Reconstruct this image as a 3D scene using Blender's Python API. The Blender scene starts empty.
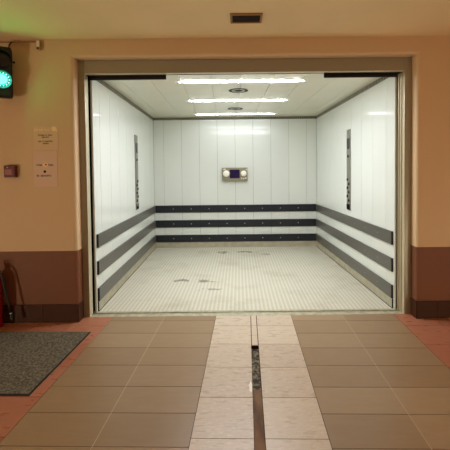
import bpy, bmesh, math, random
from mathutils import Vector, Matrix
random.seed(7)
R = math.radians
sc = bpy.context.scene
COL = sc.collection

# ------------------------------------------------------------------ materials
def lin(c):
    return tuple((v/255/12.92 if v/255 <= .04045 else ((v/255+.055)/1.055)**2.4) for v in c) + (1,)

def mat(name, rgb, rough=.5, metal=0., var=0., vscale=6., rvar=0., bump=0., bscale=60., stretch=(1, 1, 1),
        spec=.5, coat=0., emit=None, estr=0., rgb2=None, contrast=(.35, .65), alpha=1.):
    m = bpy.data.materials.new(name); m.use_nodes = True
    nt = m.node_tree; b = nt.nodes['Principled BSDF']
    b.inputs['Base Color'].default_value = lin(rgb); b.inputs['Roughness'].default_value = rough
    b.inputs['Metallic'].default_value = metal; b.inputs['Specular IOR Level'].default_value = spec
    b.inputs['Coat Weight'].default_value = coat
    if alpha < 1: b.inputs['Alpha'].default_value = alpha
    if emit: b.inputs['Emission Color'].default_value = emit; b.inputs['Emission Strength'].default_value = estr
    tc = nt.nodes.new('ShaderNodeTexCoord'); mp = nt.nodes.new('ShaderNodeMapping')
    mp.inputs['Scale'].default_value = stretch
    nt.links.new(tc.outputs['Object'], mp.inputs['Vector'])
    m['_'] = 0; del m['_']
    if var or rgb2:
        n = nt.nodes.new('ShaderNodeTexNoise'); n.inputs['Scale'].default_value = vscale; n.inputs['Detail'].default_value = 6
        nt.links.new(mp.outputs['Vector'], n.inputs['Vector'])
        r = nt.nodes.new('ShaderNodeValToRGB')
        r.color_ramp.elements[0].position, r.color_ramp.elements[1].position = contrast
        c = lin(rgb)
        if rgb2: r.color_ramp.elements[0].color = c; r.color_ramp.elements[1].color = lin(rgb2)
        else:
            r.color_ramp.elements[0].color = tuple(v*(1-var) for v in c[:3])+(1,)
            r.color_ramp.elements[1].color = tuple(min(1, v*(1+var)) for v in c[:3])+(1,)
        nt.links.new(n.outputs['Fac'], r.inputs['Fac']); nt.links.new(r.outputs['Color'], b.inputs['Base Color'])
    if rvar:
        n2 = nt.nodes.new('ShaderNodeTexNoise'); n2.inputs['Scale'].default_value = vscale*1.7; n2.inputs['Detail'].default_value = 5
        nt.links.new(mp.outputs['Vector'], n2.inputs['Vector'])
        mr = nt.nodes.new('ShaderNodeMapRange')
        mr.inputs['From Min'].default_value = .3; mr.inputs['From Max'].default_value = .7
        mr.inputs['To Min'].default_value = max(.02, rough-rvar); mr.inputs['To Max'].default_value = min(1, rough+rvar)
        nt.links.new(n2.outputs['Fac'], mr.inputs['Value']); nt.links.new(mr.outputs['Result'], b.inputs['Roughness'])
    if bump:
        n3 = nt.nodes.new('ShaderNodeTexNoise'); n3.inputs['Scale'].default_value = bscale; n3.inputs['Detail'].default_value = 4
        nt.links.new(mp.outputs['Vector'], n3.inputs['Vector'])
        bp = nt.nodes.new('ShaderNodeBump'); bp.inputs['Strength'].default_value = bump; bp.inputs['Distance'].default_value = .004
        nt.links.new(n3.outputs['Fac'], bp.inputs['Height']); nt.links.new(bp.outputs['Normal'], b.inputs['Normal'])
    return m

def emat(name, col, s):
    m = bpy.data.materials.new(name); m.use_nodes = True
    nt = m.node_tree; nt.nodes.clear()
    e = nt.nodes.new('ShaderNodeEmission'); o = nt.nodes.new('ShaderNodeOutputMaterial')
    e.inputs['Color'].default_value = tuple(col)+(1,); e.inputs['Strength'].default_value = s
    nt.links.new(e.outputs[0], o.inputs[0]); return m

def N(nt, t, **kw):
    n = nt.nodes.new(t)
    for k, v in kw.items(): setattr(n, k, v)
    return n
def math_(nt, op, a, b=None, c=None):
    n = nt.nodes.new('ShaderNodeMath'); n.operation = op
    for i, v in enumerate((a, b, c)):
        if v is None: continue
        if isinstance(v, (int, float)): n.inputs[i].default_value = v
        else: nt.links.new(v, n.inputs[i])
    return n.outputs[0]
def mixc(nt, fac, a, b):
    n = nt.nodes.new('ShaderNodeMix'); n.data_type = 'RGBA'
    if isinstance(fac, (int, float)): n.inputs[0].default_value = fac
    else: nt.links.new(fac, n.inputs[0])
    for i, v in ((6, a), (7, b)):
        if isinstance(v, tuple): n.inputs[i].default_value = v
        else: nt.links.new(v, n.inputs[i])
    return n.outputs[2]

def wall_paint(name):
    """cream-orange paint above, brown dado paint below 0.812 m, a thin pale line between"""
    m = mat(name, PAINT, .6, spec=.35, bump=.05, bscale=90)
    nt = m.node_tree; b = nt.nodes['Principled BSDF']
    g = N(nt, 'ShaderNodeNewGeometry'); s = N(nt, 'ShaderNodeSeparateXYZ')
    nt.links.new(g.outputs['Position'], s.inputs[0])
    up = math_(nt, 'GREATER_THAN', s.outputs['Z'], .812)
    nz = N(nt, 'ShaderNodeTexNoise'); nz.inputs['Scale'].default_value = 2.2; nz.inputs['Detail'].default_value = 5
    nt.links.new(g.outputs['Position'], nz.inputs['Vector'])
    fac = math_(nt, 'MULTIPLY', nz.outputs['Fac'], .5)
    top = mixc(nt, fac, lin(PAINT), lin(tuple(v*.93 for v in PAINT)))
    bot = mixc(nt, fac, lin(DADO), lin(tuple(v*.85 for v in DADO)))
    nt.links.new(mixc(nt, up, bot, top), b.inputs['Base Color'])
    return m

PAINT = (218, 187, 148)
DADO = (126, 78, 52)
M = {}
M['paint'] = wall_paint('wall paint')
M['ceil'] = mat('ceiling paint', (230, 206, 160), .8, var=.03, vscale=1.5, bump=.05)
M['bb'] = mat('brown skirting tile', (66, 32, 11), .6, spec=.3, var=.12, vscale=4)
M['pale_grout'] = mat('pale grout', (198, 174, 142), .9)
M['grout'] = mat('grout', (74, 52, 38), .9)

def tile_mat(name, a, b, rough, rvar, speck=None, spec=.5):
    m = mat(name, a, rough, rvar=rvar, vscale=5, spec=spec, stretch=(1, 3.5, 1))
    nt = m.node_tree; bs = nt.nodes['Principled BSDF']
    at = N(nt, 'ShaderNodeAttribute', attribute_name='tile_tone')
    tc = N(nt, 'ShaderNodeTexCoord'); mp = N(nt, 'ShaderNodeMapping'); mp.inputs['Scale'].default_value = (2, 9, 1)
    nt.links.new(tc.outputs['Object'], mp.inputs['Vector'])
    n = N(nt, 'ShaderNodeTexNoise'); n.inputs['Scale'].default_value = 2.5; n.inputs['Detail'].default_value = 8; n.inputs['Roughness'].default_value = .65
    nt.links.new(mp.outputs['Vector'], n.inputs['Vector'])
    f = math_(nt, 'MULTIPLY_ADD', n.outputs['Fac'], .75, -.1)
    f2 = math_(nt, 'MULTIPLY_ADD', at.outputs['Fac'], .55, f)
    cl = N(nt, 'ShaderNodeClamp'); nt.links.new(f2, cl.inputs[0])
    c = mixc(nt, cl.outputs[0], lin(a), lin(b))
    if speck:
        n2 = N(nt, 'ShaderNodeTexNoise'); n2.inputs['Scale'].default_value = 9; n2.inputs['Detail'].default_value = 9; n2.inputs['Roughness'].default_value = .72
        nt.links.new(mp.outputs['Vector'], n2.inputs['Vector'])
        k = N(nt, 'ShaderNodeMapRange'); k.inputs['From Min'].default_value = .5; k.inputs['From Max'].default_value = .7; k.inputs['To Max'].default_value = .75
        nt.links.new(n2.outputs['Fac'], k.inputs['Value'])
        c = mixc(nt, k.outputs[0], c, lin(speck))
    nt.links.new(c, bs.inputs['Base Color'])
    return m
M['tile_grey'] = tile_mat('grey brown tile', (140, 113, 82), (164, 138, 106), .32, .03, spec=.5)
M['tile_pale'] = tile_mat('pale pink tile', (184, 163, 140), (212, 195, 172), .33, .12, speck=(226, 212, 196))
M['tile_red'] = tile_mat('terracotta tile', (148, 88, 64), (180, 120, 92), .33, .08)
M['drain'] = mat('rusty channel bottom', (132, 98, 70), .8, var=.35, vscale=9, stretch=(1, .4, 1), bump=.3)
M['drain_debris'] = mat('gravel debris', (58, 48, 36), .9, rgb2=(140, 128, 104), vscale=40, contrast=(.45, .62))
M['panel'] = mat('white lacquered panel', (222, 227, 221), .09, var=.012, vscale=1.5, spec=.3)
M['panel_ceil'] = mat('white lacquered ceiling panel', (224, 224, 206), .22, var=.015, vscale=1.5)
M['gapfill'] = mat('panel joint', (110, 112, 102), .7)
M['rail'] = mat('dark slate rail plastic', (38, 40, 46), .45, spec=.3)
M['rail_side'] = mat('lighter grey rail plastic', (92, 90, 84), .34, spec=.6)  # side rails get a lighter grey than the back rails
M['black'] = mat('black rubber', (14, 13, 12), .5)
M['screw'] = mat('screw zinc', (190, 190, 185), .3, 1.)
M['kick'] = mat('kick plate steel', (186, 180, 158), .38, .35, var=.1, vscale=9)
M['frame'] = mat('taupe satin steel', (158, 150, 130), .42, .2)
M['steel'] = mat('pale steel', (214, 206, 180), .35, .4)
M['sill'] = mat('worn aluminium sill', (178, 174, 148), .5, .1, var=.2, vscale=14)
M['alu'] = mat('control strip steel', (150, 148, 136), .35, .7)
M['dark'] = mat('dark glass', (24, 22, 34), .12)
M['navy'] = mat('dark blue display', (34, 28, 66), .15)
M['lampwhite'] = mat('white lens', (240, 236, 222), .3, emit=(1, .96, .86, 1), estr=.06)
M['whiteplastic'] = mat('white plastic', (225, 218, 200), .45)
M['boxbody'] = mat('grey box metal', (150, 146, 124), .4, .4)
M['red'] = mat('red paint', (150, 10, 20), .3)
M['redplastic'] = mat('red plastic', (92, 12, 22), .4)
M['pane'] = mat('pale pane', (168, 110, 112), .25)
M['mat'] = mat('grey floor mat', (60, 54, 42), .95, rgb2=(124, 114, 92), vscale=55, bump=.9, bscale=120, contrast=(.35, .7))
M['matedge'] = mat('mat rubber edge', (26, 22, 18), .8)
M['sheet'] = mat('paper sheet', (220, 186, 162), .5)
M['acrylic'] = mat('acrylic plate', (220, 190, 156), .3)
M['ink'] = mat('black ink', (30, 18, 12), .6)
M['cream'] = mat('cream lettering', (255, 226, 176), .4)
M['goldring'] = mat('orange ring ink', (196, 96, 40), .5)
M['housing'] = mat('black signal housing', (16, 22, 20), .45)
M['cable'] = mat('pale cable', (170, 136, 92), .5)
M['darkcable'] = mat('dark cable', (40, 34, 26), .5)
M['vent_frame'] = mat('vent frame', (150, 112, 70), .5)
M['vent_dark'] = mat('vent inside', (42, 30, 20), .8)
M['paintspot'] = mat('white paint', (238, 230, 218), .4)
M['tube_front'], M['tube_mid'], M['tube_rear'] = (emat('light strip glow', (.97, 1., 1.04), e) for e in (158, 56, 18))
M['wall_glow'] = emat('warm wall lamp', (1., .92, .68), 305)
M['added_fill_glow'] = emat('warm added fill light', (1., .89, .65), 74)
M['fixture'] = mat('white fixture', (225, 225, 215), .4)
M['grille'] = mat('grille grey', (196, 194, 178), .4, 0)

# signal lens: LED dots in a bright green lens
def lens_mat():
    m = bpy.data.materials.new('green LED lens'); m.use_nodes = True
    nt = m.node_tree; nt.nodes.clear()
    o = N(nt, 'ShaderNodeOutputMaterial'); e = N(nt, 'ShaderNodeEmission')
    tc = N(nt, 'ShaderNodeTexCoord'); mp = N(nt, 'ShaderNodeMapping'); mp.inputs['Scale'].default_value = (1, 0, 1)
    nt.links.new(tc.outputs['Object'], mp.inputs['Vector'])
    v = N(nt, 'ShaderNodeTexVoronoi'); v.inputs['Scale'].default_value = 42
    nt.links.new(mp.outputs['Vector'], v.inputs['Vector'])
    r = N(nt, 'ShaderNodeMapRange'); r.inputs['From Min'].default_value = .1; r.inputs['From Max'].default_value = .6
    r.inputs['To Min'].default_value = 1; r.inputs['To Max'].default_value = .45
    nt.links.new(v.outputs['Distance'], r.inputs['Value'])
    e.inputs['Color'].default_value = (.06, .8, .52, 1)
    nt.links.new(math_(nt, 'MULTIPLY', r.outputs[0], 1.1), e.inputs['Strength'])
    nt.links.new(e.outputs[0], o.inputs[0]); return m
M['green'] = lens_mat()
M['core'] = emat('bright green core', (.005, 1, .2), 76)
M['led'] = emat('white green diode', (.45, 1, .85), 3)
M['redlens'] = mat('unlit red lens', (22, 6, 6), .5)

# chequer plate
def chequer():
    m = mat('worn painted chequer plate', (206, 200, 178), .42, spec=.4)
    nt = m.node_tree; b = nt.nodes['Principled BSDF']
    tc = N(nt, 'ShaderNodeTexCoord'); s = N(nt, 'ShaderNodeSeparateXYZ')
    nt.links.new(tc.outputs['Object'], s.inputs[0])
    P = .026
    u = math_(nt, 'DIVIDE', s.outputs['X'], P); v = math_(nt, 'DIVIDE', s.outputs['Y'], P)
    fu, fv = math_(nt, 'FLOOR', u), math_(nt, 'FLOOR', v)
    ch = math_(nt, 'MODULO', math_(nt, 'ABSOLUTE', math_(nt, 'ADD', fu, fv)), 2)
    sg = math_(nt, 'MULTIPLY_ADD', ch, 2, -1)
    a = math_(nt, 'SUBTRACT', math_(nt, 'SUBTRACT', u, fu), .5); c = math_(nt, 'SUBTRACT', math_(nt, 'SUBTRACT', v, fv), .5)
    c = math_(nt, 'MULTIPLY', c, sg)
    p, q = math_(nt, 'ADD', a, c), math_(nt, 'SUBTRACT', a, c)
    d = math_(nt, 'ADD', math_(nt, 'MULTIPLY', math_(nt, 'MULTIPLY', p, p), 2.2), math_(nt, 'MULTIPLY', math_(nt, 'MULTIPLY', q, q), 22))
    h = N(nt, 'ShaderNodeMapRange'); h.inputs['From Min'].default_value = 1.3; h.inputs['From Max'].default_value = .3
    nt.links.new(d, h.inputs['Value'])
    bp = N(nt, 'ShaderNodeBump'); bp.inputs['Strength'].default_value = .9; bp.inputs['Distance'].default_value = .004
    nt.links.new(h.outputs[0], bp.inputs['Height']); nt.links.new(bp.outputs['Normal'], b.inputs['Normal'])
    # wheel-polished columns of bars
    col = math_(nt, 'MODULO', math_(nt, 'ABSOLUTE', fu), 2)
    base = mixc(nt, math_(nt, 'MULTIPLY', h.outputs[0], .65), lin((216, 212, 194)), lin((234, 232, 222)))
    base = mixc(nt, math_(nt, 'MULTIPLY', col, .32), base, lin((160, 152, 126)))
    n = N(nt, 'ShaderNodeTexNoise'); n.inputs['Scale'].default_value = 1.6; n.inputs['Detail'].default_value = 7; n.inputs['Roughness'].default_value = .6
    nt.links.new(tc.outputs['Object'], n.inputs['Vector'])
    k = N(nt, 'ShaderNodeMapRange'); k.inputs['From Min'].default_value = .5; k.inputs['From Max'].default_value = .75; k.inputs['To Max'].default_value = .4
    nt.links.new(n.outputs['Fac'], k.inputs['Value'])
    base = mixc(nt, k.outputs[0], base, lin((150, 140, 108)))
    # three scraped dirt marks
    n2 = N(nt, 'ShaderNodeTexNoise'); n2.inputs['Scale'].default_value = 9; n2.inputs['Detail'].default_value = 6
    nt.links.new(tc.outputs['Object'], n2.inputs['Vector'])
    for (cx, cy, rx, ry) in STAINS:
        dx = math_(nt, 'DIVIDE', math_(nt, 'SUBTRACT', s.outputs['X'], cx), rx)
        dy = math_(nt, 'DIVIDE', math_(nt, 'SUBTRACT', s.outputs['Y'], cy), ry)
        dd = math_(nt, 'ADD', math_(nt, 'MULTIPLY', dx, dx), math_(nt, 'MULTIPLY', dy, dy))
        w = math_(nt, 'SUBTRACT', math_(nt, 'MULTIPLY', n2.outputs['Fac'], 2.1), math_(nt, 'MULTIPLY', dd, .55))
        kk = N(nt, 'ShaderNodeMapRange'); kk.inputs['From Min'].default_value = .72; kk.inputs['From Max'].default_value = 1.05; kk.inputs['To Max'].default_value = .75
        nt.links.new(w, kk.inputs['Value'])
        base = mixc(nt, kk.outputs[0], base, lin((104, 94, 68)))
    nt.links.new(base, b.inputs['Base Color'])
    return m
STAINS = [(-1.06, 3.27, .15, .10), (-.71, 3.22, .20, .10), (-.57, 2.85, .22, .07), (-.47, 5.1, .17, .14), (.0, 5.12, .30, .12), (.4, 4.9, .12, .08)]
M['chequer'] = chequer()

# perforated trim: one row of holes
def perforated(name, axis):
    m = mat(name, (150, 148, 126), .5)
    nt = m.node_tree; b = nt.nodes['Principled BSDF']
    tc = N(nt, 'ShaderNodeTexCoord'); s = N(nt, 'ShaderNodeSeparateXYZ')
    nt.links.new(tc.outputs['Object'], s.inputs[0])
    f = math_(nt, 'FRACT', math_(nt, 'DIVIDE', s.outputs[axis], .046))
    k = math_(nt, 'LESS_THAN', math_(nt, 'ABSOLUTE', math_(nt, 'SUBTRACT', f, .5)), .26)
    nt.links.new(mixc(nt, k, lin((158, 156, 134)), lin((24, 23, 18))), b.inputs['Base Color'])
    return m
M['perf_x'] = perforated('perforated trim across', 'X')
M['perf_y'] = perforated('perforated trim along', 'Y')

# ------------------------------------------------------------------ geometry helpers
TS = math.tan(R(2.2711)); Y0 = 1.9707
def cab(v):                      # the lift shaft runs slightly askew to the lobby wall
    return Vector((v[0] - TS*(v[1]-Y0), v[1], v[2]))

class MB:
    def __init__(s): s.bm = bmesh.new()
    def _merge(s, b, mi):
        for f in b.faces: f.material_index = mi
        me = bpy.data.meshes.new('t'); b.to_mesh(me); b.free()
        s.bm.from_mesh(me); bpy.data.meshes.remove(me)
    def box(s, x0, x1, y0, y1, z0, z1, bev=0, mi=0, seg=2):
        b = bmesh.new(); bmesh.ops.create_cube(b, size=1)
        for v in b.verts:
            v.co = Vector(((x0+x1)/2 + v.co.x*(x1-x0), (y0+y1)/2 + v.co.y*(y1-y0), (z0+z1)/2 + v.co.z*(z1-z0)))
        if bev: bmesh.ops.bevel(b, geom=b.edges[:], offset=bev, segments=seg, affect='EDGES', profile=.5)
        s._merge(b, mi); return s
    def lathe(s, prof, org, axis='Z', n=32, mi=0, smooth=True):
        """prof: list of (radius, height); revolved about axis through org"""
        b = bmesh.new(); rings = []
        for r, h in prof:
            ring = []
            for i in range(n):
                a = 2*math.pi*i/n
                p = (r*math.cos(a), r*math.sin(a), h)
                if axis == 'Y': p = (p[0], p[2], p[1])
                if axis == 'X': p = (p[2], p[0], p[1])
                ring.append(b.verts.new(Vector(org)+Vector(p)))
            rings.append(ring)
        for a_, b_ in zip(rings, rings[1:]):
            for i in range(n):
                f = b.faces.new((a_[i], a_[(i+1) % n], b_[(i+1) % n], b_[i])); f.smooth = smooth
        for ring in (rings[0], rings[-1]):
            if (ring[0].co-ring[n//2].co).length > 1e-6: b.faces.new(ring)
        bmesh.ops.remove_doubles(b, verts=b.verts[:], dist=1e-6)
        bmesh.ops.recalc_face_normals(b, faces=b.faces[:])
        s._merge(b, mi); return s
    def tube(s, pts, r, n=10, mi=0):
        pts = [Vector(p) for p in pts]; b = bmesh.new(); rings = []
        ref = Vector((0, 1, 0)) if abs((pts[1]-pts[0]).normalized().y) < .9 else Vector((1, 0, 0))
        for i, p in enumerate(pts):
            d = (pts[min(i+1, len(pts)-1)]-pts[max(i-1, 0)]).normalized()
            a = d.cross(ref).normalized(); c = d.cross(a)
            rr = r[i] if isinstance(r, (list, tuple)) else r
            rings.append([b.verts.new(p + rr*(a*math.cos(2*math.pi*k/n)+c*math.sin(2*math.pi*k/n))) for k in range(n)])
        for a_, b_ in zip(rings, rings[1:]):
            for k in range(n):
                f = b.faces.new((a_[k], a_[(k+1) % n], b_[(k+1) % n], b_[k])); f.smooth = True
        b.faces.new(rings[0]); b.faces.new(rings[-1])
        bmesh.ops.recalc_face_normals(b, faces=b.faces[:])
        s._merge(b, mi); return s
    def poly(s, pts, ext, mi=0, bev=0, bevsel=None):
        b = bmesh.new(); f = b.faces.new([b.verts.new(p) for p in pts])
        r = bmesh.ops.extrude_face_region(b, geom=[f])
        for v in r['geom']:
            if isinstance(v, bmesh.types.BMVert): v.co += Vector(ext)
        bmesh.ops.recalc_face_normals(b, faces=b.faces[:])
        if bev:
            es = [e for e in b.edges if bevsel is None or bevsel(e)]
            bmesh.ops.bevel(b, geom=es, offset=bev, segments=4, affect='EDGES', profile=.5)
        s._merge(b, mi); return s

ORG = {}
def tag(o, label=None, cat=None, group=None, kind=None):
    if label: o['label'] = label
    if cat: o['category'] = cat
    if group: o['group'] = group
    if kind: o['kind'] = kind
    return o
def obj(name, mb, mats, parent=None, label=None, cat=None, group=None, kind=None, xf=None, org=None):
    bm = mb.bm
    if xf:
        for v in bm.verts: v.co = xf(v.co)
    base = ORG[parent.name] if parent else Vector(org or (0, 0, 0))
    if parent or org:
        for v in bm.verts: v.co -= base
    me = bpy.data.meshes.new(name); bm.to_mesh(me); bm.free()
    for m in (mats if isinstance(mats, (list, tuple)) else [mats]): me.materials.append(M[m] if isinstance(m, str) else m)
    o = bpy.data.objects.new(name, me); COL.objects.link(o)
    if parent: o.parent = parent
    else: o.location = base
    ORG[o.name] = base
    return tag(o, label, cat, group, kind)
def thing(name, loc, label, cat, group=None):
    o = bpy.data.objects.new(name, None); COL.objects.link(o); o.location = loc; o.empty_display_size = .1
    ORG[o.name] = Vector(loc)
    return tag(o, label, cat, group)

# ------------------------------------------------------------------ the lobby
XL, XR, YB, ZC = -5.0, 5.0, -7.0, 3.178
WY, WT = 1.827, 1.96            # front wall face, back of the masonry
OL, OR_, OT = -1.995, 1.848, 2.985

# floor: tiles turned 1.29 degrees against the wall
tr = R(-1.2855)
def T(p):
    c, s = math.cos(tr), math.sin(tr); x, y = p[0], p[1]-2
    return Vector((c*x-s*y, 2+s*x+c*y, p[2]))
G = .0025
A_, G_, YC = .4393, .0344, .0718
fb = bmesh.new(); tone = fb.faces.layers.float.new('tile_tone')
def tile(x0, x1, y0, y1, mi, z=0., g=G):
    x0 += g; x1 -= g; y0 += g; y1 -= g
    t = random.random()
    vs = [fb.verts.new(p) for p in ((x0, y0, z), (x1, y0, z), (x1, y1, z), (x0, y1, z))]
    lo = [fb.verts.new((v.co.x, v.co.y, z-.006)) for v in vs]
    fs = [fb.faces.new(vs)] + [fb.faces.new((vs[i], lo[i], lo[(i+1) % 4], vs[(i+1) % 4])) for i in range(4)]
    for f in fs: f.material_index = mi; f[tone] = t
for k in range(-19, 6):
    y0, y1 = YC+.4*k, YC+.4*(k+1)
    for s in (-1, 1):
        tile(min(s*G_, s*A_), max(s*G_, s*A_), y0, y1, 1)
        x = 1.6393
        while x < 5.2:
            tile(min(s*x, s*(x+.4)), max(s*x, s*(x+.4)), y0, y1, 2); x += .4
for k in range(-25, 9):
    for s in (-1, 1):
        for x in (A_, A_+.6):
            tile(min(s*x, s*(x+.6)), max(s*x, s*(x+.6)), .3*k, .3*(k+1), 0)
for y0, y1 in ((1.25, 1.672), (1.672, 2.2)): tile(-G_+.004, G_-.004, y0, y1, 1)
def quad(x0, x1, y0, y1, z, mi):
    f = fb.faces.new([fb.verts.new(p) for p in ((x0, y0, z), (x1, y0, z), (x1, y1, z), (x0, y1, z))]); f.material_index = mi
def wallq(x, y0, y1, za, zb, mi):
    f = fb.faces.new([fb.verts.new(p) for p in ((x, y0, za), (x, y1, za), (x, y1, zb), (x, y0, zb))]); f.material_index = mi
quad(-5.4, -G_, -7.6, 2.3, -.004, 3); quad(G_, 5.4, -7.6, 2.3, -.004, 3); quad(-G_, G_, 1.244, 2.3, -.004, 3)
for s_ in (-1, 1): quad(s_*(A_+.6)-.0028, s_*(A_+.6)+.0028, -7.6, 2.2, -.0006, 7)
DZ = -.034
quad(-G_, G_, -7.6, .62, DZ, 4); quad(-G_, G_, .62, 1.244, DZ, 5)
wallq(-G_, -7.6, 1.244, -.004, DZ, 6); wallq(G_, -7.6, 1.244, -.004, DZ, 6)
f = fb.faces.new([fb.verts.new(p) for p in ((-G_, 1.244, -.004), (G_, 1.244, -.004), (G_, 1.244, DZ), (-G_, 1.244, DZ))]); f.material_index = 6
bmesh.ops.transform(fb, matrix=Matrix.Translation((0, 2, 0)) @ Matrix.Rotation(tr, 4, 'Z') @ Matrix.Translation((0, -2, 0)), verts=fb.verts[:])
for co, no in (((0, 1.943, 0), (0, 1, 0)), ((XR, 0, 0), (1, 0, 0)), ((XL, 0, 0), (-1, 0, 0)), ((0, YB, 0), (0, -1, 0))):
    bmesh.ops.bisect_plane(fb, geom=fb.verts[:]+fb.edges[:]+fb.faces[:], plane_co=co, plane_no=no, clear_outer=True)
bmesh.ops.recalc_face_normals(fb, faces=fb.faces[:])
for f in fb.faces:
    if abs(f.normal.z) > .5 and f.normal.z < 0: f.normal_flip()
fm = MB(); fm.bm.free(); fm.bm = fb
obj('floor', fm, ['tile_grey', 'tile_pale', 'tile_red', 'grout', 'drain', 'drain_debris', 'vent_dark', 'pale_grout'], kind='structure')

b = MB(); b.box(XL-.1, XR+.1, YB-.1, 2.3, ZC, ZC+.12); obj('ceiling', b, 'ceil', kind='structure')
b = MB()
pts = [(XL, WY, -.006), (OL, WY, -.006), (OL, WY, OT), (OR_, WY, OT), (OR_, WY, -.006), (XR, WY, -.006), (XR, WY, ZC), (XL, WY, ZC)]
def lip(e):
    a, c = e.verts[0].co, e.verts[1].co
    if abs(a.y-WY) > 1e-4 or abs(c.y-WY) > 1e-4: return False
    on = lambda p: OL-1e-4 <= p.x <= OR_+1e-4 and p.z <= OT+1e-4
    return on(a) and on(c) and not (abs(a.z-c.z) < 1e-4 and a.z < .1)
b.poly(pts, (0, WT-WY+.032, 0), bev=.03, bevsel=lip)
obj('wall_front', b, 'paint', kind='structure')
b = MB(); b.box(XL-.1, XL, YB, WT+.1, -.006, ZC); obj('wall_left', b, 'paint', kind='structure')
b = MB(); b.box(XR, XR+.1, YB, WT+.1, -.006, ZC); obj('wall_right', b, 'paint', kind='structure')
b = MB(); b.box(XL-.1, XR+.1, YB-.1, YB, -.006, ZC); obj('wall_back', b, 'paint', kind='structure')
# skirting tiles, returned into the opening
b = MB()
x = OL+.003
x1 = x
while x1 > XL+.05:
    b.box(max(x1-.398, XL), x1, WY-.02, WY, 0, .203, .003); x1 -= .4
b.box(OL-.004, OL+.010, WY-.02, 1.935, 0, .203, .003)
obj('baseboard_left', b, 'bb', kind='structure')
b = MB(); x1 = OR_-.003+.235
b.box(OR_-.010, x1-.002, WY-.02, WY, 0, .197, .003)
while x1 < XR-.05:
    b.box(x1, min(x1+.398, XR), WY-.02, WY, 0, .197, .003); x1 += .4
b.box(OR_-.012, OR_+.003, WY-.02, 1.935, 0, .197, .003)
obj('baseboard_right', b, 'bb', kind='structure')

# ------------------------------------------------------------------ lift door frame and sills
JL, JR, JT, FY = -1.92, 1.764, 2.828, 1.945
t = thing('lift_door_frame', (-.08, FY, 0), 'tall taupe metal portal frame around the open car lift', 'door frame')
b = MB(); b.box(OL+.002, JL-.0065, FY, 2.035, 0, OT-.002, .004); p = obj('post', b, 'frame', t)
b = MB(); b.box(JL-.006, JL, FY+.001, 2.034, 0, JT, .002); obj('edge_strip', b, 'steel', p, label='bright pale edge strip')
b = MB(); b.box(JR+.0065, OR_-.002, FY, 2.0, 0, OT-.002, .004); p = obj('post', b, 'frame', t)
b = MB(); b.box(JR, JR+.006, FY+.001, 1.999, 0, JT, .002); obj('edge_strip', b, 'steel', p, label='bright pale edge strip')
b = MB(); b.box(JL-.005, JR+.005, FY+.001, 1.995, JT+.0065, OT-.002, .003); p = obj('header', b, 'frame', t)
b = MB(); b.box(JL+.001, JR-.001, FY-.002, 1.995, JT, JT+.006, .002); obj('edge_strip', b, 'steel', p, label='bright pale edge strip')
t = thing('lift_door', (1.8, 2.04, 0), 'steel telescopic lift door folded away at the right jamb', 'door')
b = MB(); b.box(1.752, 2.4, 2.006, 2.032, .003, 2.826, .003); obj('door_leaf', b, 'steel', t)
b = MB(); b.box(1.742, 2.4, 2.046, 2.072, .003, 2.826, .003); obj('door_leaf', b, 'steel', t)
t = thing('door_track', (-.08, 2.05, 2.82), 'black door track along the top of the lift opening', 'track')
b = MB(); b.box(-1.915, 2.2, 2.012, 2.03, 2.83, 2.95); obj('track_rail', b, 'black', t)
b = MB(); b.box(-1.9, -1.0, 2.045, 2.06, 2.785, 2.87, .002); obj('track_cover', b, 'black', t)
b = MB(); b.box(.86, 1.73, 2.045, 2.06, 2.785, 2.87, .002); obj('track_cover', b, 'black', t)
t = thing('door_sill', (-.08, 2.03, 0), 'worn grooved metal sill between tiles and lift floor', 'sill')
b = MB(); b.box(-2.2, 2.1, 1.945, 2.008, -.03, 0, .002); obj('lobby_sill', b, 'sill', t)
b = MB(); b.box(-2.2, 2.1, 2.012, 2.026, -.03, -.001, .002); b.box(-2.2, 2.1, 2.031, 2.044, -.03, -.001, .002); obj('guide_strip', b, 'sill', t)
b = MB(); b.box(-1.93, 1.76, 2.062, 2.1, -.03, .001, .002); obj('cabin_sill', b, 'sill', t)

# ------------------------------------------------------------------ lift cabin
CL, CR, CF, CB, CZ = -1.885, 1.7155, 2.07, 5.607, 2.88
cx = (CL+CR)/2; PW = .395
b = MB(); b.box(CL-.05, CR+.05, 2.102, CB+.03, -.03, 0); obj('floor_cabin', b, 'chequer', kind='structure', xf=cab)
def panels(mb, lo, hi, start, put, gap=.004):
    e = [lo]; x = start
    while x < hi-.02:
        if x > lo+.02: e.append(x)
        x += PW
    e.append(hi)
    for a, c in zip(e, e[1:]): put(a+gap/2, c-gap/2)
S0 = cx-5*PW
b = MB(); panels(b, CL, CR, S0, lambda a, c: b.box(a, c, CB, CB+.02, 0, CZ, .0015, seg=1)); b.box(CL-.02, CR+.02, CB+.012, CB+.03, 0, CZ+.02, mi=1)
obj('wall_cabin_back', b, ['panel', 'gapfill'], kind='structure', xf=cab)
for nm, x0, x1, xb in (('wall_cabin_left', CL-.02, CL, CL-.03), ('wall_cabin_right', CR, CR+.02, CR+.012)):
    b = MB(); panels(b, CF, CB, CF+.23, lambda a, c: b.box(x0, x1, a, c, 0, CZ, .0015, seg=1)); b.box(xb, xb+.018, CF+.01, CB, 0, CZ+.02, mi=1)
    obj(nm, b, ['panel', 'gapfill'], kind='structure', xf=cab)
b = MB(); panels(b, CL, CR, S0, lambda a, c: b.box(a, c, CF, CB, CZ, CZ+.02, .0015, seg=1)); b.box(CL-.03, CR+.03, CF+.01, CB+.03, CZ+.012, CZ+.035, mi=1)
obj('ceiling_cabin', b, ['panel_ceil', 'gapfill'], kind='structure', xf=cab)
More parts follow.
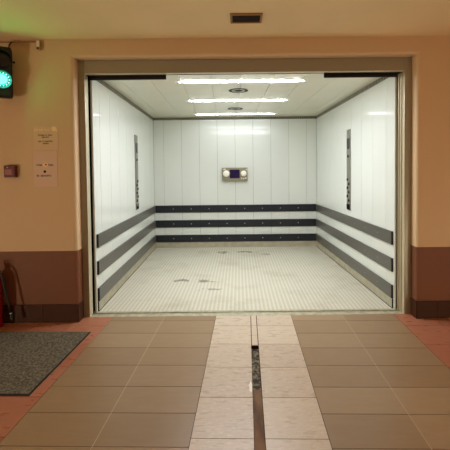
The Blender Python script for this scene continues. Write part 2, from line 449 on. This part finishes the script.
# perforated trims
b = MB(); b.box(CL, CR, CB-.012, CB, CZ-.052, CZ-.001); obj('trim_1', b, 'perf_x', kind='structure', xf=cab)
b = MB(); b.box(CL, CL+.012, CF+.02, CB-.012, CZ-.052, CZ-.001); obj('trim_2', b, 'perf_y', kind='structure', xf=cab)
b = MB(); b.box(CR-.012, CR, CF+.02, CB-.012, CZ-.052, CZ-.001); obj('trim_3', b, 'perf_y', kind='structure', xf=cab)
# kick plates
b = MB(); b.box(CL+.012, CR-.012, CB-.014, CB, 0.002, .118, .002); obj('baseboard_cabin_back', b, 'kick', kind='structure', xf=cab)
for nm, x0, x1 in (('baseboard_cabin_left', CL, CL+.014), ('baseboard_cabin_right', CR-.014, CR)):
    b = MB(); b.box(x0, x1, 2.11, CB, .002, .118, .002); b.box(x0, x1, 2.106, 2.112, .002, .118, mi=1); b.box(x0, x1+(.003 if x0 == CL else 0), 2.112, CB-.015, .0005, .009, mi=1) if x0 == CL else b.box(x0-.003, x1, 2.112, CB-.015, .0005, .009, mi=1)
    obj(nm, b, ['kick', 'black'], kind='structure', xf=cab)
# bumper rails
ZR = ((.782, .943, 'upper'), (.451, .614, 'middle'), (.125, .285, 'lowest'))
DPT = .023
for z0, z1, w in ZR:
    t = thing('bumper_rail', cab((cx, CB, z0)), '%s dark bumper rail across the back wall of the lift' % w, 'rail', 'back wall bumper rails')
    b = MB(); b.box(CL+DPT+.001, CR-DPT-.001, CB-DPT, CB-.0005, z0, z1, .006); obj('rail_board', b, 'rail', t, xf=cab)
    for k in range(-4, 5):
        x = cx-PW/2+k*PW+PW*0
        if CL+.1 < x < CR-.1:
            b = MB(); b.lathe([(.011, 0), (.011, -.004), (.006, -.006)], (x, CB-DPT+.001, (z0+z1)/2), 'Y', 10); obj('screw', b, 'screw', t, xf=cab)
for side, x0, x1, xe in (('left', CL+.0005, CL+DPT, CL), ('right', CR-DPT, CR-.0005, CR)):
    for z0, z1, w in ZR:
        t = thing('bumper_rail', cab((x0, 3.8, z0)), '%s grey bumper rail along the %s wall of the lift' % (w, side), 'rail', '%s wall bumper rails' % side)
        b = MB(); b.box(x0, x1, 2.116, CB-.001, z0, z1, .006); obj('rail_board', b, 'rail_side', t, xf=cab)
        b = MB(); b.box(x0, x1+.002 if side == 'left' else x1, 2.104, 2.1155, z0-.001, z1+.001, .002); obj('end_cap', b, 'black', t, xf=cab)
        for k in range(8):
            y = 2.5+k*PW
            b = MB()
            xx, sg = (x1-.001, 1) if side == 'left' else (x0+.001, -1)
            b.lathe([(.006, 0), (.006, sg*.002), (.004, sg*.003)], (xx, y, (z0+z1)/2), 'X', 10); obj('screw', b, 'screw', t, xf=cab)
# ceiling lights
for y, tm, w in ((2.54, 'tube_front', 'nearest the lift door'), (3.79, 'tube_mid', 'in the middle of the lift ceiling'), (5.18, 'tube_rear', 'nearest the back wall of the lift')):
    t = thing('ceiling_light', cab((cx, y, CZ)), 'long white strip light %s' % w, 'ceiling light', 'lift ceiling lights')
    HW = .85
    b = MB(); b.box(cx-HW-.03, cx+HW+.03, y-.044, y+.044, CZ-.002, CZ-.0002); obj('trim_frame', b, 'fixture', t, xf=cab)
    b = MB()
    for k in range(5):                                   # shallow curved cover with tapering ends
        w0, z0 = .04*math.cos(k*.36), CZ-.0022-.005*math.sin(k*.39)
        w1, z1 = .04*math.cos((k+1)*.36), CZ-.0022-.005*math.sin((k+1)*.39)
        if k == 4: w1 = .004
        P0 = [(cx-HW+.02, y), (cx-HW+.14, y-w0), (cx+HW-.14, y-w0), (cx+HW-.02, y), (cx+HW-.14, y+w0), (cx-HW+.14, y+w0)]
        P1 = [(cx-HW+.05, y), (cx-HW+.16, y-w1), (cx+HW-.16, y-w1), (cx+HW-.05, y), (cx+HW-.16, y+w1), (cx-HW+.16, y+w1)]
        v0 = [b.bm.verts.new((p[0], p[1], z0)) for p in P0]; v1 = [b.bm.verts.new((p[0], p[1], z1)) for p in P1]
        for i_ in range(6): b.bm.faces.new((v0[i_], v0[(i_+1) % 6], v1[(i_+1) % 6], v1[i_]))
        if k == 4: b.bm.faces.new(v1)
    bmesh.ops.remove_doubles(b.bm, verts=b.bm.verts[:], dist=1e-5)
    bmesh.ops.recalc_face_normals(b.bm, faces=b.bm.faces[:])
    obj('diffuser', b, tm, t, xf=cab)
# round ceiling outlets
for y, w in ((3.07, 'between the first two strip lights'), (4.56, 'between the last two strip lights')):
    t = thing('ceiling_vent', cab((cx-.02, y, CZ)), 'round dark-rimmed air outlet in the lift ceiling %s' % w, 'vent', 'lift ceiling outlets')
    o = cab((cx-.02, y, CZ)); o = (o.x, o.y, o.z)
    b = MB(); b.lathe([(.130, -.0005), (.145, -.0005), (.145, -.003), (.142, -.004), (.133, -.004), (.130, -.003), (.130, -.0005)], o, 'Z', 36); obj('rim', b, 'black', t)
    b = MB()
    b.lathe([(.0, -.003), (.03, -.003), (.03, -.0005), (0, -.0005)], o, 'Z', 24)
    for r in (.05, .085): b.lathe([(r, -.003), (r+.014, -.003), (r+.014, -.0005), (r, -.0005), (r, -.003)], o, 'Z', 30)
    obj('grille', b, 'grille', t)
# operating strips on the side walls
for side, yc, hw, zb in (('left', 4.06, .085, 1.03), ('right', 3.60, .075, 1.035)):
    s = 1 if side == 'left' else -1; xw = CL if side == 'left' else CR
    t = thing('control_strip', cab((xw, yc, zb)), 'tall narrow steel button strip on the %s wall of the lift' % side, 'control panel', 'lift control strips')
    def sb(y0, y1, z0, z1, d0, d1, bev=0):
        b = MB(); a, c = xw+s*d0, xw+s*d1
        b.box(min(a, c), max(a, c), y0, y1, z0, z1, bev); return b
    obj('plate', sb(yc-hw, yc+hw, zb, zb+1.315, .0005, .014, .003), 'alu', t, xf=cab)
    obj('display', sb(yc-hw*.7, yc+hw*.7, zb+1.0, zb+1.17, .0142, .02, .003), 'dark', t, xf=cab)
    obj('key_switch', sb(yc-.02, yc+.02, zb+.86, zb+.90, .0142, .026, .004), 'black', t, xf=cab)
    for k in range(6):
        z = zb+.16+k*.068
        b = MB(); h = s
        b.lathe([(.024, 0), (.024, h*.008), (.018, h*.012)], (xw+s*.0142, yc+(.03 if k % 2 else -.03), z), 'X', 14)
        bt = obj('button', b, 'black', t, xf=cab)
    obj('lower_cover', sb(yc-hw*.95, yc+hw*.95, zb+.01, zb+.10, .0142, .018, .002), 'dark', t, xf=cab)
# emergency lamp box on the back wall
x0, x1, z0, z1, D = -.523+.143, .037+.143, 1.487, 1.768, .11
def bb(y0, y1, a, c, e, f, bev=0): 
    b = MB(); b.box(a, c, y0, y1, e, f, bev); return b
t = thing('wall_panel', cab(((x0+x1)/2, CB, z0)), 'grey metal box with a dark blue screen between two round white lamps', 'control box')
yf = CB-D
obj('body', bb(yf, CB-.0005, x0, x1, z0, z1, .008), 'boxbody', t, xf=cab)
w = x1-x0
obj('display', bb(yf-.012, yf-.0005, x0+.30*w, x0+.69*w, z0+.05, z1-.045, .004), 'navy', t, xf=cab)
for fx, r in ((.165, .07), (.845, .062)):
    b = MB(); b.lathe([(r, 0), (r, -.02), (r*.85, -.034), (r*.4, -.042), (0, -.043)], (x0+fx*w, yf-.0005, (z0+z1)/2+.01), 'Y', 28)
    l = obj('lamp', b, 'lampwhite', t, xf=cab)
    b = MB(); b.lathe([(r+.001, -.002), (r+.011, -.002), (r+.011, -.014), (r+.001, -.014), (r+.001, -.002)], (x0+fx*w, yf-.0005, (z0+z1)/2+.01), 'Y', 28); obj('lamp_ring', b, 'boxbody', l, xf=cab)
for px, pz in ((.08, .24), (.12, .245), (.76, .045), (.84, .035), (.92, .045), (.955, .235)):
    b = MB(); b.lathe([(.017, 0), (.017, -.01), (.01, -.015), (0, -.016)], (x0+px*w, yf-.0005, z0+pz), 'Y', 14); obj('button', b, 'whiteplastic', t, xf=cab)

# ------------------------------------------------------------------ things in the lobby
# traffic light
SX, SZ0, SZ1, SY0, SY1 = (-2.795, -2.605), 2.511, 3.056, 1.635, 1.745
scx = -2.70
def turn(v):
    a = R(30); c, q = math.cos(a), math.sin(a); x, y = v[0]+2.70, v[1]-1.70
    return Vector((-2.70+c*x-q*y, 1.70+q*x+c*y, v[2]))
t = thing('traffic_light', (scx, WY, SZ0), 'black two-lamp signal glowing green on the left wall under the ceiling', 'traffic light')
b = MB(); b.box(SX[0], SX[1], SY0, SY1, SZ0, SZ1, .03, seg=4)
hs = obj('housing', b, 'housing', t, xf=turn)
for z in (SZ0+.1, SZ1-.14):
    b = MB(); b.box(-2.77, -2.72, 1.728, WY-.0005, z, z+.05, .003); obj('bracket', b, 'housing', t)
for z, m in ((2.694, 'green'), (2.908, 'redlens')):
    b = MB(); b.lathe([(.089, -.001), (.089, -.012), (.07, -.022), (.052, -.028), (.0, -.034)], (scx, SY0, z), 'Y', 40)
    ln = obj('lens', b, m, t, xf=turn, label='glowing green lens' if m == 'green' else 'unlit red lens')
    b = MB(); n = 20
    bm = b.bm
    for (r0, r1) in ((.090, .0945),):
        rows = []
        for i in range(n+1):
            a = math.pi*(-.08+1.16*i/n)
            L = .05*(.4+.6*max(0, math.sin(a)))
            rows.append([bm.verts.new((scx+r*math.cos(a), y, z+r*math.sin(a))) for r, y in ((r0, SY0), (r0, SY0-L), (r1, SY0-L), (r1, SY0))])
        for p, q in zip(rows, rows[1:]):
            for k in range(4): bm.faces.new((p[k], p[(k+1) % 4], q[(k+1) % 4], q[k]))
        bm.faces.new(rows[0]); bm.faces.new(rows[-1]); bmesh.ops.recalc_face_normals(bm, faces=bm.faces[:])
    obj('visor', b, 'housing', t, xf=turn)
    if m == 'green':
        b = MB(); b.lathe([(.051, -.0285), (.047, -.037), (.036, -.045), (.018, -.05), (0, -.051)], (scx, SY0, z), 'Y', 32); obj('lens_core', b, 'core', ln, xf=turn, label='bright white-green core of the lens')
        for k in range(14):
            a = 2*math.pi*k/14
            b = MB(); b.lathe([(.006, 0), (.006, -.002), (0, -.004)], (scx+.067*math.cos(a), SY0-.022, z+.067*math.sin(a)), 'Y', 8); obj('diode', b, 'led', ln, xf=turn)
b = MB(); b.lathe([(.008, 0), (.008, .012), (.014, .012), (.014, .022), (.006, .026)], (SX[1]-.002, 1.72, 2.915), 'X', 12); obj('hinge_knob', b, 'housing', t, xf=turn)
b = MB(); b.tube([(-2.645, 1.74, SZ1-.005), (-2.645, 1.745, 3.095), (-2.65, 1.78, 3.128), (-2.655, 1.80, 3.147)], .007); obj('feed_cable', b, 'darkcable', t)
b = MB(); b.tube([(XL+.01, 1.815, 3.152), (-2.385, 1.815, 3.152)], .006); tag(obj('cable_conduit', b, 'cable'), 'thin pale cable running along the top of the left wall', 'cable')
t = thing('junction_box', (-2.355, WY, 3.06), 'small pale junction box on the wall right of the signal', 'junction box')
b = MB(); b.box(-2.381, -2.331, 1.79, WY-.0005, 3.062, 3.162, .006); bx = obj('box_body', b, 'cable', t)
b = MB(); b.box(-2.374, -2.338, 1.784, 1.7895, 3.09, 3.156, .003); obj('cover', b, 'whiteplastic', t)
b = MB(); b.lathe([(.009, 0), (.009, -.006), (0, -.008)], (-2.356, 1.7895, 3.073), 'Y', 10); obj('gland', b, 'black', t)
# call point
t = thing('fire_alarm_button', (-2.72, WY, 1.65), 'small square dark red break-glass box on the left wall', 'fire alarm')
b = MB(); b.box(-2.769, -2.642, 1.777, WY+.0005, 1.652, 1.785, .008); obj('housing', b, 'redplastic', t)
b = MB(); b.box(-2.752, -2.676, 1.7715, 1.7765, 1.681, 1.742, .002); obj('pane', b, 'pane', t)
b = MB(); b.lathe([(.007, 0), (.007, -.004), (0, -.005)], (-2.725, 1.7765, 1.765), 'Y', 12); obj('indicator', b, 'whiteplastic', t)
# notices: unreadably small lettering kept as the same strokes
def strokes(mb, xc, z, h, words, cw, y, thick=.0008, rnd=None):
    rnd = rnd or random.Random(int(z*1000))
    tot = sum(words)+len(words)-1
    x = xc-tot*cw/2
    for wd in words:
        for i in range(wd):
            k = rnd.random(); a = cw*.72
            mb.box(x, x+a*.28, y-thick, y, z-h/2, z+h/2*(1 if k < .6 else .55))
            if k < .75: mb.box(x+a*.28, x+a, y-thick, y, z-h*.1, z+h*.1)
            if k > .25: mb.box(x+a*.72, x+a, y-thick, y, z-h/2, z+h/2*.6)
            if k > .5: mb.box(x, x+a, y-thick, y, z-h/2, z-h*.33)
            x += cw
        x += cw
PY = WY-.005
t = thing('wall_notice', (-2.31, WY, 1.93), 'clear plate with cream title and two black text blocks', 'notice')
b = MB(); b.box(-2.452, -2.178, PY, WY-.0005, 1.955, 2.222, .0015); obj('plate', b, 'acrylic', t)
b = MB(); strokes(b, -2.352, 2.183, .034, [10], .0175, PY-.0002)
b.lathe([(.016, 0), (.028, 0), (.028, -.0008), (.016, -.0008), (.016, 0)], (-2.222, PY-.0003, 2.192), 'Y', 24)
b.box(-2.198, -2.188, PY-.001, PY-.0002, 2.160, 2.182); obj('title', b, 'cream', t, label='cream title lettering')
for a in ((-2.323, 2.122, .017, [8, 2, 5], .0093), (-2.318, 2.098, .017, [9], .0095), (-2.318, 2.053, .017, [3, 2, 9], .0098), (-2.316, 2.029, .017, [7], .0095)):
    b = MB(); strokes(b, *a, PY-.0002); obj('text_line', b, 'ink', t)
t = thing('paper_notice', (-2.32, WY, 1.54), 'pale sheet with two short text lines below the clear plate', 'notice')
b = MB(); b.box(-2.462, -2.196, PY+.001, WY+.0005, 1.545, 1.948, .001); obj('sheet', b, 'sheet', t)
PS = PY+.001
for a in ((-2.393, 1.787, .024, [5], .0135), (-2.272, 1.787, .024, [5], .0135), (-2.345, 1.668, .024, [2, 8], .0150)):
    b = MB(); strokes(b, *a, PS-.0002); obj('text_line', b, 'ink', t)
b = MB(); b.lathe([(0, 0), (.015, 0), (.015, -.0008), (0, -.0008)], (-2.336, PS-.0002, 1.712), 'Y', 16)
obj('symbol', b, 'ink', t)
b = MB(); b.box(-2.362, -2.343, PS-.001, PS-.0002, 1.775, 1.80)
b.lathe([(.012, 0), (.023, 0), (.023, -.0008), (.012, -.0008), (.012, 0)], (-2.322, PS-.0003, 1.79), 'Y', 24); obj('emblem', b, 'cream', t, label='cream ring emblem')
b = MB(); b.lathe([(.0, 0), (.0115, 0), (.0115, -.0006), (0, -.0006)], (-2.322, PS-.0003, 1.79), 'Y', 20); obj('emblem_center', b, 'goldring', t)
# extinguisher
ex, ey = -2.87, 1.70
t = thing('fire_extinguisher', (ex, ey, 0), 'red fire extinguisher with black hose on the floor at the left edge', 'fire extinguisher')
b = MB(); b.lathe([(.066, .003), (.078, .012), (.08, .04), (.08, .50), (.074, .545), (.055, .585), (.03, .605), (.022, .62), (0, .621)], (ex, ey, 0), 'Z', 40); body = obj('cylinder', b, 'red', t)
b = MB(); b.lathe([(.02, .615), (.026, .62), (.026, .66), (.018, .68), (0, .681)], (ex, ey, 0), 'Z', 20); b.box(ex-.015, ex+.05, ey-.014, ey+.014, .625, .655, .004); obj('valve', b, 'steel', t)
b = MB(); b.box(ex-.03, ex+.065, ey-.012, ey+.012, .665, .68, .004); obj('lever', b, 'redplastic', t)
b = MB(); b.box(ex-.03, ex+.06, ey-.012, ey+.012, .698, .712, .004); b.box(ex-.03, ex-.015, ey-.012, ey+.012, .66, .71, .003); obj('carry_handle', b, 'black', t)
hose = [(ex+.048, ey, .64), (ex+.07, ey, .63), (ex+.092, ey, .59), (ex+.11, ey, .52), (ex+.13, ey, .42), (ex+.150, ey, .32), (ex+.17, ey, .23), (ex+.185, ey, .165)]
b = MB(); b.tube(hose, .0105, 12); obj('hose', b, 'black', t)
b = MB(); b.tube([(ex+.185, ey, .165), (ex+.19, ey, .14), (ex+.198, ey, .10), (ex+.202, ey, .08)], [.012, .014, .018, .021], 14); nz = obj('nozzle', b, 'black', t)
b = MB(); b.tube([(ex+.1855, ey, .163), (ex+.1885, ey, .150)], .0155, 14); obj('nozzle_ring', b, 'screw', nz, label='shiny metal ring')
# mat
b = MB(); b.box(-3.45, -1.768, .527, 1.54, .0105, .013, .001); b2 = MB(); b2.box(-3.46, -1.758, .517, 1.55, .001, .0105, .003)
def mr(v): return v
t = thing('floor_mat', (-2.6, 1.03, 0), 'grey speckled entrance mat with dark rubber rim on terracotta tiles', 'mat')
obj('carpet', b, 'mat', t, xf=lambda v: rotm(v)) if False else None
def rotm(v):
    a = R(-1.6); c, s = math.cos(a), math.sin(a); x, y = v[0]+1.77, v[1]-1.03
    return Vector((-1.77+c*x-s*y, 1.03+s*x+c*y, v[2]))
obj('carpet', b, 'mat', t, xf=rotm); obj('rubber_edge', b2, 'matedge', t, xf=rotm)
# ceiling vent of the lobby
t = thing('ceiling_grille', (-.07, 1.32, ZC), 'small rectangular brown air grille in the lobby ceiling', 'vent')
vx0, vx1, vy0, vy1 = -.222, .084, 1.22, 1.418
b = MB()
for a in ((vx0, vx1, vy0, vy0+.02), (vx0, vx1, vy1-.02, vy1), (vx0, vx0+.02, vy0+.02, vy1-.02), (vx1-.02, vx1, vy0+.02, vy1-.02)): b.box(*a, ZC-.016, ZC-.0005, .003)
obj('frame', b, 'vent_frame', t)
b = MB(); b.box(vx0+.02, vx1-.02, vy0+.02, vy1-.02, ZC-.003, ZC-.0005); obj('backing', b, 'vent_dark', t)
b = MB()
for k in range(6): b.box(vx0+.02, vx1-.02, vy0+.03+k*.025, vy0+.04+k*.025, ZC-.014, ZC-.0035)
obj('louvre', b, 'vent_dark', t)
# paint splash by the channel
b = MB(); rn = random.Random(3)
c0 = T((-.050, .60, 0)); pts = []
for i in range(16):
    a = 2*math.pi*i/16; r = .011*(1+.5*rn.random()); pts.append((c0.x+r*math.cos(a), c0.y+5.*r*math.sin(a), .0004))
b.poly(pts, (0, 0, .0015)); tag(obj('paint_splash', b, 'paintspot'), 'white paint splash on the pale tile beside the floor channel', 'paint stain')

# ------------------------------------------------------------------ lobby lamp beside the camera, plus an added fill light
x, y, z = XL, -1.9, .55
t = thing('wall_lamp', (x, y, z), 'round warm bulkhead lamp low on the left wall beside the camera', 'wall lamp')
b = MB(); b.lathe([(.155, 0), (.18, 0), (.18, .03), (.155, .04), (.155, 0)], (x, y, z), 'X', 36); obj('rim', b, 'fixture', t)
b = MB(); b.lathe([(.15, .03), (.14, .06), (.105, .09), (.055, .108), (0, .115)], (x, y, z), 'X', 36); obj('diffuser', b, 'wall_glow', t)
x, y = 3.0, -.9  # added source out of view, put here to brighten the right wall
t = thing('added_fill_lamp', (x, y, 0), 'short warm added fill light on the floor right of the camera', 'added fill light')
b = MB(); b.lathe([(0, 0), (.14, 0), (.14, .012), (.08, .02), (.08, .2), (0, .2)], (x, y, 0), 'Z', 28); obj('post', b, 'fixture', t)
b = MB(); b.lathe([(.02, .2), (.13, .24), (.15, .34), (.13, .44), (.02, .48)], (x, y, 0), 'Z', 32); obj('diffuser', b, 'added_fill_glow', t)
b = MB(); b.lathe([(0, .48), (.04, .48), (.05, .49), (.04, .51), (0, .515)], (x, y, 0), 'Z', 28); obj('cap', b, 'fixture', t)

# ------------------------------------------------------------------ camera
f_px, ppx, ppy = 346.6919, 238.5679, 180.6688
yw, pt, rl = R(-.002), R(1.6572), R(-.6074)
fwd = Vector((-math.sin(yw)*math.cos(pt), math.cos(yw)*math.cos(pt), -math.sin(pt)))
rt = Vector((math.cos(yw), math.sin(yw), 0)); up = rt.cross(fwd)
r2 = rt*math.cos(rl)+up*math.sin(rl); u2 = -rt*math.sin(rl)+up*math.cos(rl)
cd = bpy.data.cameras.new('camera'); co = bpy.data.objects.new('camera', cd); COL.objects.link(co)
cd.sensor_width = 36; cd.lens = f_px/450*36
cd.shift_x = (225-ppx)/450; cd.shift_y = -(225-ppy)/450
cd.clip_start = .05
mw = Matrix((r2, u2, -fwd)).transposed().to_4x4(); mw.translation = (-.1597, -2.0767, 1.7)
co.matrix_world = mw
sc.camera = co

w = bpy.data.worlds.new('world'); w.use_nodes = True; sc.world = w
w.node_tree.nodes['Background'].inputs['Color'].default_value = (0, 0, 0, 1)
w.node_tree.nodes['Background'].inputs['Strength'].default_value = 0
sc.view_settings.view_transform = 'Standard'; sc.view_settings.look = 'None'
sc.view_settings.exposure = 0; sc.view_settings.gamma = 1; sc.view_settings.use_curve_mapping = False
sc.cycles.max_bounces = 16; sc.cycles.diffuse_bounces = 10; sc.cycles.glossy_bounces = 6
sc.cycles.use_denoising = True
sc.cycles.sample_clamp_indirect = 8
